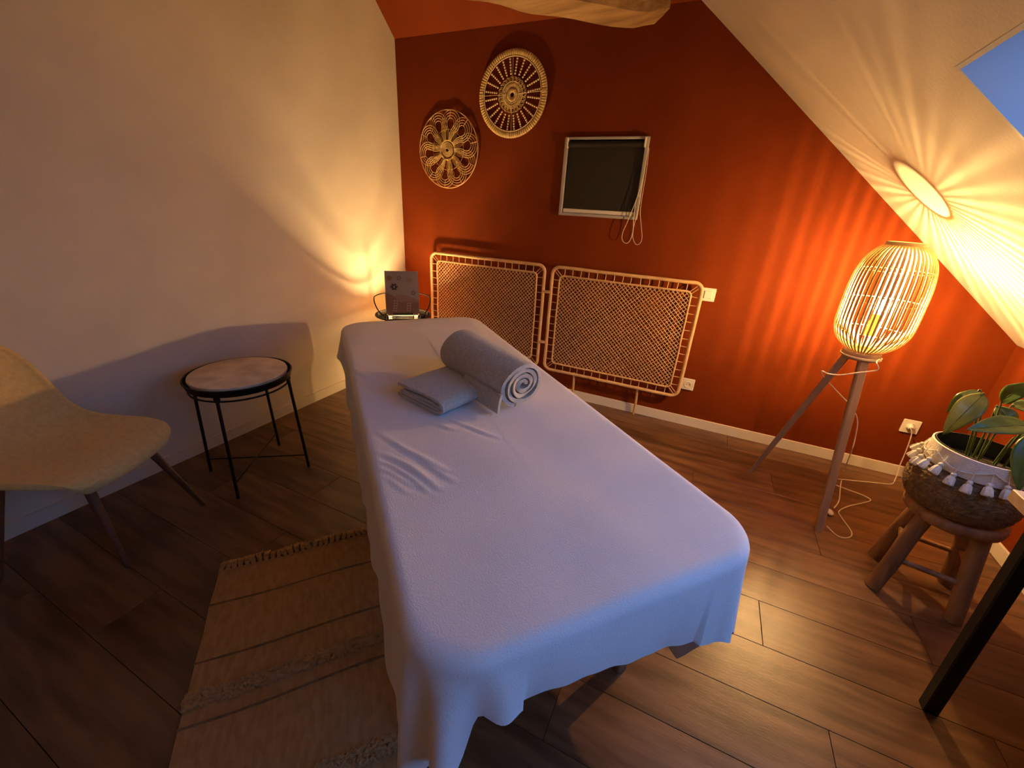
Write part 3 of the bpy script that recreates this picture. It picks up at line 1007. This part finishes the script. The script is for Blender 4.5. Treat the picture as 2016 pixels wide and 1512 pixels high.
insets = [.374, .366] + [.358 - .0062 * k_ for k_ in range(53)] + [.027]
for d in insets:
    ring = []
    for q, i in zip(per, range(NPER)):
        k_ = 1 - d / HW
        cx = max(-HL + HW, min(HL - HW, q.x))
        # blend between offset curve and the spine
        o = Vector((cx, 0, 0)).lerp(q, k_)
        edge = min(1, max(0, (d - .026) / .06))
        ring.append(Vector((o.x, o.y, BZ + top_z(o.x, o.y) * (.35 + .65 * edge))))
    rows.append(ring)
def folds(i):
    """in and out sway of the hanging hem, strongest at the foot left corner"""
    s_ = cum[i]
    q = per[i]
    base = .004 * math.sin(s_ * 21) + .003 * math.sin(s_ * 47 + 1.3)
    if q.x > HL - .02: base *= .4
    u_ = (cum[-1] - 2 * (HW - RC) - s_) / RC
    base += .036 * math.cos(2 * PI * (u_ - .62) / .80) * math.exp(-((u_ - .80) / .80) ** 2)
    cr_ = math.exp(-((q.x - .96) / .05) ** 2 - ((q.y - .34) / .06) ** 2)
    base += cr_ * (.022 + .012 * math.sin(s_ * 70))
    hl_ = math.exp(-((q.x + .93) / .10) ** 2 - ((q.y + .37) / .09) ** 2)
    base += hl_ * .035
    return base
for j_ in range(1, 7):
    a = R(90 * j_ / 6)
    rows.append([q - outward(i) * RE * (1 - math.sin(a)) + Vector((0, 0, BZ + top_z(q.x, q.y) * .35 * math.cos(a) - RE * (1 - math.cos(a)))) for i, q in enumerate(per)])
ND = 16
for j_ in range(1, ND + 1):
    t = j_ / ND
    ring = []
    for i, q in enumerate(per):
        L_ = max(.03, drops[i] - RE)
        e = t ** 1.05
        p_ = q + outward(i) * (folds(i) * e + .010 * t - .012 * t * t * (1 if q.x > HL - .05 and abs(q.y) < .2 else 0))
        p_ = p_ + Vector((0, 0, BZ - RE - L_ * t + .004 * math.sin(cum[i] * 90) * (1 if j_ == ND else 0) * .5))
        ring.append(p_)
    rows.append(ring)
sb = MB().grid(rows, closed=True)
# close the spine
inner = rows[0]
nbase = 0
half = NPER // 2
sb.f.append(tuple(range(NPER)))
sheet = sb.build('fleece_sheet', 'sheet', None, 60)
sheet.location = BC
sheet.rotation_euler = (0, 0, BROT)
tag(sheet, 'pale fleece sheet draped over the massage table', 'sheet')

loc2w = Matrix.Translation(BC) @ Matrix.Rotation(BROT, 4, 'Z')


def towel_profile(kind):
    """centre line of the rolled or folded cloth seen from its end"""
    pts = []
    if kind == 'roll':
        turns, r0, r1 = 3.7, .011, .083
        n = 120
        for i in range(n + 1):
            t = i / n
            a = turns * 2 * PI * t
            rr = lerp(r0, r1, t)
            pts.append((rr * math.cos(a) * 1.07, rr * math.sin(a) * .93))
    return pts


def ribbon_solid(line, th, length, nseg, wob, name, parent, mtn='towel', squash=None):
    """thick cloth strip following a 2d line, extruded along the axis; softly irregular ends"""
    n = len(line)
    offs = []
    for i in range(n):
        a = Vector((*line[max(i - 1, 0)], 0)); b_ = Vector((*line[min(i + 1, n - 1)], 0))
        t = (b_ - a).normalized()
        offs.append(Vector((t.y, -t.x, 0)))
    loop2 = [Vector((*line[i], 0)) + offs[i] * th / 2 for i in range(n)]
    tip = [Vector((*line[-1], 0)) + (Vector((*line[-1], 0)) - Vector((*line[-2], 0))).normalized() * th * .4]
    loop2 += tip + [Vector((*line[i], 0)) - offs[i] * th / 2 for i in range(n - 1, -1, -1)]
    rows = []
    for k_ in range(nseg + 1):
        t = k_ / nseg
        row = []
        for j_, q in enumerate(loop2):
            s_ = j_ / len(loop2)
            u = (t - .5) * length
            e = abs(2 * t - 1)
            u += wob * (noise.noise(Vector((s_ * 22, 3.1 if t > .5 else 9.7, 0)))) * e ** 6
            nn = noise.noise_vector(Vector((q.x * 22, q.y * 22, u * 14))) * .0022
            sc_ = 1 + (squash or 0) * math.cos(t * PI)
            row.append(Vector((u + nn.x, q.x * sc_ + nn.y, q.y * sc_ + nn.z)))
        rows.append(row)
    mb = MB().grid(rows, closed=True)
    m_ = len(loop2)
    # end caps as quads across the strip
    for base in (0, nseg * m_):
        for i in range(n - 1):
            mb.f.append((base + i, base + i + 1, base + m_ - 2 - i, base + m_ - 1 - i))
    return mb


# folded towel: cloth folded over twice, end of the fold facing the near left
def fold_line():
    hw2 = .112
    pts = []
    lay = [.006, .0175, .029, .0405]
    def arc(cx, z0, z1, side):
        zc, r_ = (z0 + z1) / 2, (z1 - z0) / 2
        return [(cx + side * abs(r_) * math.cos(a) * 1.0, zc + r_ * math.sin(a)) for a in [R(-90 + 180 * i / 8) for i in range(9)]]
    # inner fold
    pts += [(x_, lay[1]) for x_ in (-hw2 + .012, -.05, 0, .05, hw2 - .02)]
    pts += arc(hw2 - .02, lay[1], lay[2], 1)
    pts += [(x_, lay[2] + .002 * math.sin(x_ * 30)) for x_ in (.05, 0, -.05, -hw2 + .03)]
    return pts
foldt = thing('folded_towel', 'flat folded grey towel lying on the sheet partly under the rolled one', 'towel', (loc2w @ Vector((.085, -.115, 0))).to_3d() + Vector((0, 0, BZ + .0035)), BROT + math.atan2(.449, .893))
# outer wrap: a C shape from the top left round the right end back underneath
out_ = [(x_, .0435 + .003 * math.sin((x_ + .1) * 16)) for x_ in (-.112, -.08, -.04, 0, .04, .08)] + \
       [(.088 + .0225 * math.cos(a), .0255 + .0185 * math.sin(a)) for a in [R(80 - 170 * i / 12) for i in range(13)]] + \
       [(x_, .0055) for x_ in (.06, .03, 0, -.03, -.06, -.09, -.110)]
for nm, ln, th, z_ in (('outer_layer', out_, .0105, 0), ('inner_layer', fold_line(), .0095, .0)):
    mb = ribbon_solid(ln, th, .235, 14, .006, nm, foldt)
    # the strip is extruded along local y here: swap axes so the profile faces -y
    mb.v = [(q[1], -q[0] + .035, q[2]) for q in mb.v]
    mb.build(nm, 'towel', foldt, 60)

rollc = (loc2w @ Vector((.060, .080, 0))).to_3d()
roll = thing('rolled_towel', 'thick rolled grey towel resting against the folded one', 'towel', rollc + Vector((0, 0, BZ + .002)), BROT + R(15))
mb = ribbon_solid(towel_profile('roll'), .0135, .365, 18, .016, 'cloth', roll, squash=.04)
tl = Matrix.Rotation(R(2.2), 3, 'Y')
mb.v = [tuple(tl @ Vector(q) + Vector((0, 0, .0905))) for q in mb.v]
mb.build('cloth', 'towel', roll, 60)
# loose flap of the outer turn hanging at the near end
fl_rows = []
for i in range(10):
    t = i / 9
    u = lerp(-.02, .186, t)
    fl_rows.append([Vector((u, -.086 - .010 * math.sin(q * 1.6), .070 - .062 * q)) for q in [k_ / 6 for k_ in range(7)]])
mb = MB().grid(fl_rows)
mb.v += [(v_[0], v_[1] - .009, v_[2]) for v_ in mb.v]
nv = 70
for i in range(9):
    for k_ in range(6):
        a = i * 7 + k_
        mb.f.append((a + nv, a + 7 + nv, a + 8 + nv, a + 1 + nv))
for i in range(9):
    mb.f.append((i * 7, i * 7 + 7, i * 7 + 7 + nv, i * 7 + nv)); mb.f.append((i * 7 + 6, i * 7 + 6 + nv, i * 7 + 13 + nv, i * 7 + 13))
for k_ in range(6):
    mb.f.append((k_, k_ + nv, k_ + 1 + nv, k_ + 1)); mb.f.append((63 + k_, 63 + k_ + 1, 63 + k_ + 1 + nv, 63 + k_ + nv))
mb.build('loose_edge', 'towel', roll, 60)

# ================================================================== RUG
RA0, RA1, RN0, RN1 = -1.495, .25, -.502, .085
rug = thing('woven_rug', 'natural wool rug with fringe and raised bands beside the massage table', 'rug', (0, 0, 0), 0)
rug.location = AX * RA0 + NX * RN0
rug.rotation_euler = (0, 0, BROT)
WR = RN1 - RN0
# local x along AX from the fringed end, local y along NX
def band(x0, x1, name, mtn, z0=.001, th=.010, amp=.0016, seed=0):
    ny, nx2 = 46, max(3, int((x1 - x0) / .02))
    rows = []
    for i in range(nx2 + 1):
        x = lerp(x0, x1, i / nx2)
        row = []
        for j_ in range(ny + 1):
            y = lerp(0, WR, j_ / ny)
            e = .004 * noise.noise(Vector((x * 9, seed, 0))) if j_ in (0, ny) else 0
            z = z0 + th + amp * noise.noise(Vector((x * 14, y * 5, seed)))
            sag = .009 * noise.noise(Vector((y * 3, seed * 3.3, 5)))
            row.append(Vector((x + sag * 1.0, y + e, z)))
        rows.append(row)
    n = len(rows[0])
    mb = MB().grid(rows)
    base = len(mb.v)
    mb.v += [(v_[0], v_[1], z0) for v_ in mb.v]
    edge = [i for i in range(n)] + [i * n + n - 1 for i in range(1, nx2 + 1)] + [nx2 * n + i for i in range(n - 2, -1, -1)] + [i * n for i in range(nx2 - 1, 0, -1)]
    for a, b_ in zip(edge, edge[1:] + edge[:1]):
        mb.f.append((a, b_, b_ + base, a + base))
    o = mb.build(name, mtn, rug, 50)
    return o
xs = [0.0, .160, .378, .48, .525, .570, .80, .84, 1.05, 1.30, RA1 - RA0]
band(0.0, .158, 'woven_band', 'rug', seed=1)
band(.165, .376, 'woven_band', 'rug', seed=1.02)
band(.383, .474, 'woven_band', 'rug', seed=1.04)
band(.520, .565, 'woven_band', 'rug', seed=1.06)
band(.572, .795, 'woven_band', 'rug', seed=1.08)
band(.840, 1.05, 'woven_band', 'rug', seed=1.10)
band(1.057, 1.30, 'woven_band', 'rug', seed=1.12)
band(1.345, RA1 - RA0, 'woven_band', 'rug', seed=1.14)
def sagx(y, seed): return .009 * noise.noise(Vector((y * 3, seed * 3.3, 5)))
for x_ in (.1615, .3795, .5685, 1.0535):
    MB().tube([Vector((x_ + sagx(WR * i / 50, 1.03), WR * i / 50 - .004 + .008 * i / 50, .0085 + .0012 * noise.noise(Vector((i * .8, x_, 0))))) for i in range(51)], .0055, 6).build('cord_rib', 'rugdark', rug, True)
def tufts(x0, x1, seed):
    rnd = random.Random(seed)
    mb = MB()
    n = 1300
    for i in range(n):
        x = rnd.uniform(x0, x1); y = rnd.uniform(-.004, WR + .004)
        x += sagx(y, 1.05)
        h = rnd.uniform(.012, .021); r_ = rnd.uniform(.004, .0075)
        dx, dy = rnd.uniform(-.008, .008), rnd.uniform(-.008, .008)
        base = [Vector((x + r_ * math.cos(a), y + r_ * math.sin(a), .002)) for a in (0, PI / 2, PI, 3 * PI / 2)]
        mid = [q + Vector((dx * .5, dy * .5, h * .75)) for q in base]
        mb.add(base + mid + [Vector((x + dx, y + dy, h))], [(0, 1, 5, 4), (1, 2, 6, 5), (2, 3, 7, 6), (3, 0, 4, 7), (4, 5, 8), (5, 6, 8), (6, 7, 8), (7, 4, 8)])
    o = mb.build('tufted_ridge', 'pile', rug, True)
    o['kind'] = 'stuff'
tufts(.474, .520, 1)
tufts(.796, .838, 2)
tufts(1.302, 1.343, 3)
# fringe knots along the far end
NF = 27
fr_mesh = []
for v_ in range(4):
    rnd = random.Random(50 + v_)
    mb = MB()
    for s_ in range(3):
        oy = (s_ - 1) * .0045
        pts = [Vector((.004, oy * .5, .007)), Vector((-.012, oy, .013 + rnd.uniform(0, .003))), Vector((-.026, oy * 1.3 + rnd.uniform(-.003, .003), .010)), Vector((-.040, oy * 1.8 + rnd.uniform(-.006, .006), .0045))]
        mb.tube(smoothpath(pts, 3), [.0035] * 4 + [.0042] * 3 + [.0036] * 2 + [.002], 6)
    mb.tube(smoothpath([Vector((-.010, -.007, .010)), Vector((-.012, 0, .019)), Vector((-.010, .007, .010))], 3), .0032, 6)
    fr_mesh.append(mb.mesh('fringe_knot', M['pile'], True))
for i in range(NF):
    y = .008 + (WR - .016) * i / (NF - 1)
    mx = Matrix.Translation((sagx(y, 1) + .002, y, 0)) @ Matrix.Rotation(random.uniform(-.35, .35), 4, 'Z') @ Matrix.Diagonal((random.uniform(1.1, 1.5), random.uniform(1.0, 1.3), 1.35, 1))
    link_copy(fr_mesh[i % 4], 'fringe_knot', rug, mx)

# ================================================================== SHELL CHAIR
cd = Vector((.90, .43, 0)).normalized()
ch = thing('shell_chair', 'beige fabric shell chair with dark wooden legs by the cream wall', 'chair', (-2.003, .466, 0), math.atan2(cd.y, cd.x))
# stations along the shell: (x forward, z, half width, side rise, side pull forward)
ST = [(.262, .405, .150, .000, -.045), (.262, .432, .190, .004, -.035), (.225, .443, .222, .010, -.012), (.15, .440, .238, .022, 0), (.05, .428, .245, .036, 0), (-.05, .420, .246, .050, 0),
      (-.13, .425, .242, .066, .006), (-.19, .455, .236, .078, .030), (-.225, .515, .228, .055, .052), (-.245, .60, .220, .03, .056), (-.262, .69, .208, .014, .050), (-.280, .775, .185, .002, .040), (-.292, .825, .140, -.010, .030), (-.296, .842, .085, -.012, .015)]
rows = []
for (x_, z_, hw_, ri, fwd) in ST:
    row = []
    for i in range(15):
        t = -1 + 2 * i / 14
        e = abs(t) ** 2.4
        row.append(Vector((x_ + fwd * e, hw_ * math.sin(t * PI / 2 * .93) / math.sin(PI / 2 * .93), z_ + ri * e)))
    rows.append(row)
shell = MB().grid(rows).build('seat_shell', 'chair', ch, True)
md = shell.modifiers.new('thickness', 'SOLIDIFY'); md.thickness = .024; md.offset = -1
md = shell.modifiers.new('smooth', 'SUBSURF'); md.levels = 2; md.render_levels = 2
MB().bevbox((.0, 0, .385), (.30, .22, .018), .004).build('seat_frame', 'black', ch)
cm = Matrix.Rotation(-math.atan2(cd.y, cd.x), 3, 'Z')
for wx, wy in ((-1.905, .800), (-1.792, .455)):
    f_ = cm @ (Vector((wx, wy, 0)) - ch.location)
    t_ = Vector((f_.x * .62, f_.y * .62, .392))
    MB().tube([f_, f_.lerp(t_, .5), t_], [.0095, .013, .0165], 12).build('leg', 'chairleg', ch, True)
for sy in (-1, 1):
    f_ = Vector((-.20, sy * .19, 0)); t_ = Vector((-.12, sy * .115, .392))
    MB().tube([f_, f_.lerp(t_, .5), t_], [.0095, .013, .0165], 12).build('leg', 'chairleg', ch, True)

# ================================================================== PLANT STOOL, BASKET, PLANT
SXc, SYc = 1.035, 1.868
stool = thing('log_stool', 'rustic teak log stool carrying the plant basket', 'stool', (SXc, SYc, 0))
def wobs(sd): return lambda an, i: 1 + .035 * noise.noise(Vector((math.cos(an) * 1.3 + sd, math.sin(an) * 1.3, i * .2)))
MB().lathe([(.001, .358), (.128, .358), (.142, .368), (.147, .385), (.145, .402), (.136, .410), (.001, .411)], 40, wob=wobs(0)).build('seat', 'log', stool, 60)
SF = [(-.148, -.085), (-.082, .135), (.092, -.135), (.148, .09)]
for i, (x_, y_) in enumerate(SF):
    f_ = Vector((x_, y_, 0)); t_ = Vector((x_ * .62, y_ * .62, .365))
    pts = [f_.lerp(t_, k_ / 6) + noise.noise_vector(Vector((i * 3, k_ * .7, 0))) * .004 for k_ in range(7)]
    pts[0].z = 0
    mb = MB().tube(pts, [.026, .0265, .027, .0265, .027, .026, .026], 14)
    mb.v = [(q[0], q[1], max(q[2], 0)) for q in mb.v]
    mb.build('leg', 'log', stool, 60)
at_h = lambda q, z_: Vector((q[0], q[1], 0)).lerp(Vector((q[0] * .62, q[1] * .62, .365)), z_ / .365)
for (i, j_, z_) in ((0, 2, .155), (1, 3, .17), (0, 1, .205), (2, 3, .20)):
    MB().tube([at_h(SF[i], z_), at_h(SF[j_], z_)], .011, 10).build('stretcher', 'log', stool, True)

bk = thing('plant_basket', 'woven basket with white tasselled trim and black lining on the log stool', 'basket', (1.018, 1.868, .4115))
BP = [(.100, 0), (.128, .004), (.146, .022), (.157, .055), (.160, .088), (.157, .115), (.148, .140), (.136, .158), (.130, .172)]
prof = smoothpath([Vector((r_, 0, z_)) for r_, z_ in BP], 3)
# braided courses: every course slightly proud
pr = []
for i, q in enumerate(prof):
    pr.append((q.x + (.0025 if i % 2 else -.001), q.z))
wv = lambda an, i: 1 + .010 * math.sin(an * 48 + (PI if i % 4 < 2 else 0))
MB().lathe([(.001, 0)] + pr, 144, wob=wv).build('woven_body', 'basket', bk, True)
MB().lathe([(.130, .168), (.1345, .170), (.1355, .205), (.134, .242), (.130, .244), (.128, .240), (.127, .170)], 64, close=True, wob=lambda an, i: 1 + .012 * math.sin(an * 3 + 1)).build('trim_band', 'trim', bk, True)
MB().lathe([(.126, .246), (.1265, .20), (.122, .165), (.119, .165), (.122, .20), (.1235, .246)], 64, close=True, wob=lambda an, i: 1 + .012 * math.sin(an * 3 + 1)).build('lining', 'liner', bk, True)
MB().lathe([(.001, .185), (.06, .188), (.118, .182)], 40, wob=wobs(4)).build('soil', 'soil', bk, True)
tm = []
for v_ in range(3):
    rnd = random.Random(v_ + 5)
    mb = MB()
    mb.sphere((0, 0, 0), .0085, 10, 6)
    wv2 = lambda an, i: 1 + .14 * math.sin(an * 7 + v_) * (i > 0)
    mb.lathe([(.0055, -.004), (.0105, -.012), (.0125, -.024), (.014, -.036), (.0115, -.039), (.001, -.036)], 21, wob=wv2)
    tm.append(mb.mesh('tassel', M['trim'], True))
NT = 22
for i in range(NT):
    a = 2 * PI * i / NT
    dip = .010 * math.sin(i * 2 * PI / 4 + .4)
    z_ = .178 + dip
    rr = .150
    mx = Matrix.Translation((rr * math.cos(a), rr * math.sin(a), z_)) @ Matrix.Rotation(a, 4, 'Z') @ Matrix.Rotation(-.42 + .12 * math.sin(i * 1.9), 4, 'Y')
    t_ = link_copy(tm[i % 3], 'tassel', bk, mx)
    a2 = 2 * PI * (i + 1) / NT
    MB().tube(smoothpath([Vector((.1375 * math.cos(a), .1375 * math.sin(a), .222)), Vector((.1475 * math.cos(a), .1475 * math.sin(a), z_ + .010))], 2), .0016, 5).build('garland_string', 'trim', bk, True)
pts = []
for i in range(NT * 6):
    a = 2 * PI * i / (NT * 6)
    s_ = (i % 24) / 24
    pts.append(Vector((.1405 * math.cos(a), .1405 * math.sin(a), .222 - .030 * math.sin(PI * s_))))
MB().tube(pts, .0022, 5, closed=True).build('garland', 'trim', bk, True)

pl = thing('potted_plant', 'broad leaved green plant growing in the tasselled basket', 'plant', (1.018, 1.868, .597))
def leaf(base, tip, width, droop, mtn, nrm, root, cup=.18, seed=0):
    """pointed leaf from base to tip bending through droop, with petiole down to the root"""
    o = pl.location
    base, tip, root = Vector(base) - o, Vector(tip) - o, Vector(root) - o
    nrm = Vector(nrm).normalized()
    d = tip - base
    side = d.cross(nrm).normalized()
    nrm = side.cross(d).normalized()
    rows = []
    n = 14
    for i in range(n + 1):
        t = i / n
        c = base + d * t + nrm * droop * math.sin(PI * t) * (1 - .25 * t)
        hw_ = width * (math.sin(PI * min(1, t ** .72)) ** .85 if 0 < t < 1 else 0) + (.0006)
        row = []
        for j_ in range(9):
            s_ = -1 + 2 * j_ / 8
            lift = cup * hw_ * abs(s_) ** 1.2 + .004 * noise.noise(Vector((t * 6 + seed, s_ * 2, seed)))
            row.append(c + side * hw_ * s_ + nrm * lift)
        rows.append(row)
    lf = MB().grid(rows).build('leaf', mtn, pl, 60)
    md = lf.modifiers.new('thickness', 'SOLIDIFY'); md.thickness = .0012
    mid = root.lerp(base, .55) + Vector((0, 0, .03))
    MB().tube(smoothpath([root, mid, base, base + d * .06 + nrm * droop * .18], 5), [.0034] * 8 + [.0026] * 8, 7).build('stem', 'stem', pl, True)
    MB().tube([base + d * t + nrm * (droop * math.sin(PI * t) * (1 - .25 * t) + .0006) for t in [k_ / 10 for k_ in range(10)]], .0012, 5).build('midrib', 'stem', lf, True)
rt0 = (1.03, 1.87, .595)
leaf(P(1936, 776, 1.87), P(1856, 856, 1.80), .036, .030, 'leaflit', (-.35, -.75, .35), (1.00, 1.88, .595), seed=1)
leaf(P(1930, 770, 1.90), P(1864, 812, 1.87), .022, .020, 'leaf', (-.4, -.3, .8), (1.0, 1.9, .595), seed=7)
leaf(P(2026, 838, 1.80), P(1903, 846, 1.74), .036, .012, 'leaf', (-.15, -.55, .8), (1.06, 1.86, .595), seed=2)
leaf(P(1972, 792, 1.90), P(2060, 755, 1.86), .030, .030, 'leaf', (0, -.5, .8), (1.03, 1.89, .595), seed=3)
leaf(P(1962, 800, 1.93), P(1995, 850, 1.90), .028, .018, 'leaf', (-.1, -.8, .5), (1.03, 1.92, .595), seed=4)
leaf(P(2030, 855, 1.80), P(2004, 968, 1.70), .030, .020, 'leaf', (-.5, -.7, .3), (1.07, 1.84, .595), seed=5)
leaf(P(1990, 800, 1.95), P(2052, 830, 2.02), .034, .03, 'leaf', (.2, -.4, .9), (1.05, 1.92, .595), seed=6)
leaf(P(2000, 860, 1.85), P(2075, 905, 1.86), .030, .02, 'leaf', (.3, -.5, .8), (1.06, 1.87, .595), seed=8)

# ================================================================== DESK AT THE RIGHT EDGE
dk = thing('desk', 'desk corner with pale wooden top and square black metal leg at the right edge', 'desk', (1.16, .85, 0))
x0, x1, y0, y1 = .858, 1.462, .25, 1.405
MB().bevbox(((x0 + x1) / 2 - 1.16, (y0 + y1) / 2 - .85, .722), (x1 - x0, y1 - y0, .034), .002).build('desk_top', 'desk', dk)
def post(bx, by, tx, ty):
    rows = []
    for (cx, cy, z_) in ((bx, by, 0), (tx, ty, .705)):
        rows.append([Vector((cx - 1.16 + a * .019, cy - .85 + b_ * .019, z_)) for a, b_ in ((-1, -.8), (-.8, -1), (.8, -1), (1, -.8), (1, .8), (.8, 1), (-.8, 1), (-1, .8))])
    mb = MB().grid(rows, closed=True)
    mb.f += [tuple(range(7, -1, -1)), tuple(8 + i for i in range(8))]
    mb.build('leg', 'black', dk)
post(.905, 1.285, .885, 1.30)
post(.905, .34, .885, .33)
post(1.42, 1.30, 1.42, 1.32)
post(1.42, .34, 1.42, .33)
MB().bbox((.875 - 1.16, .30 - .85, .68), (1.44 - 1.16, .33 - .85, .705)).build('apron', 'black', dk)
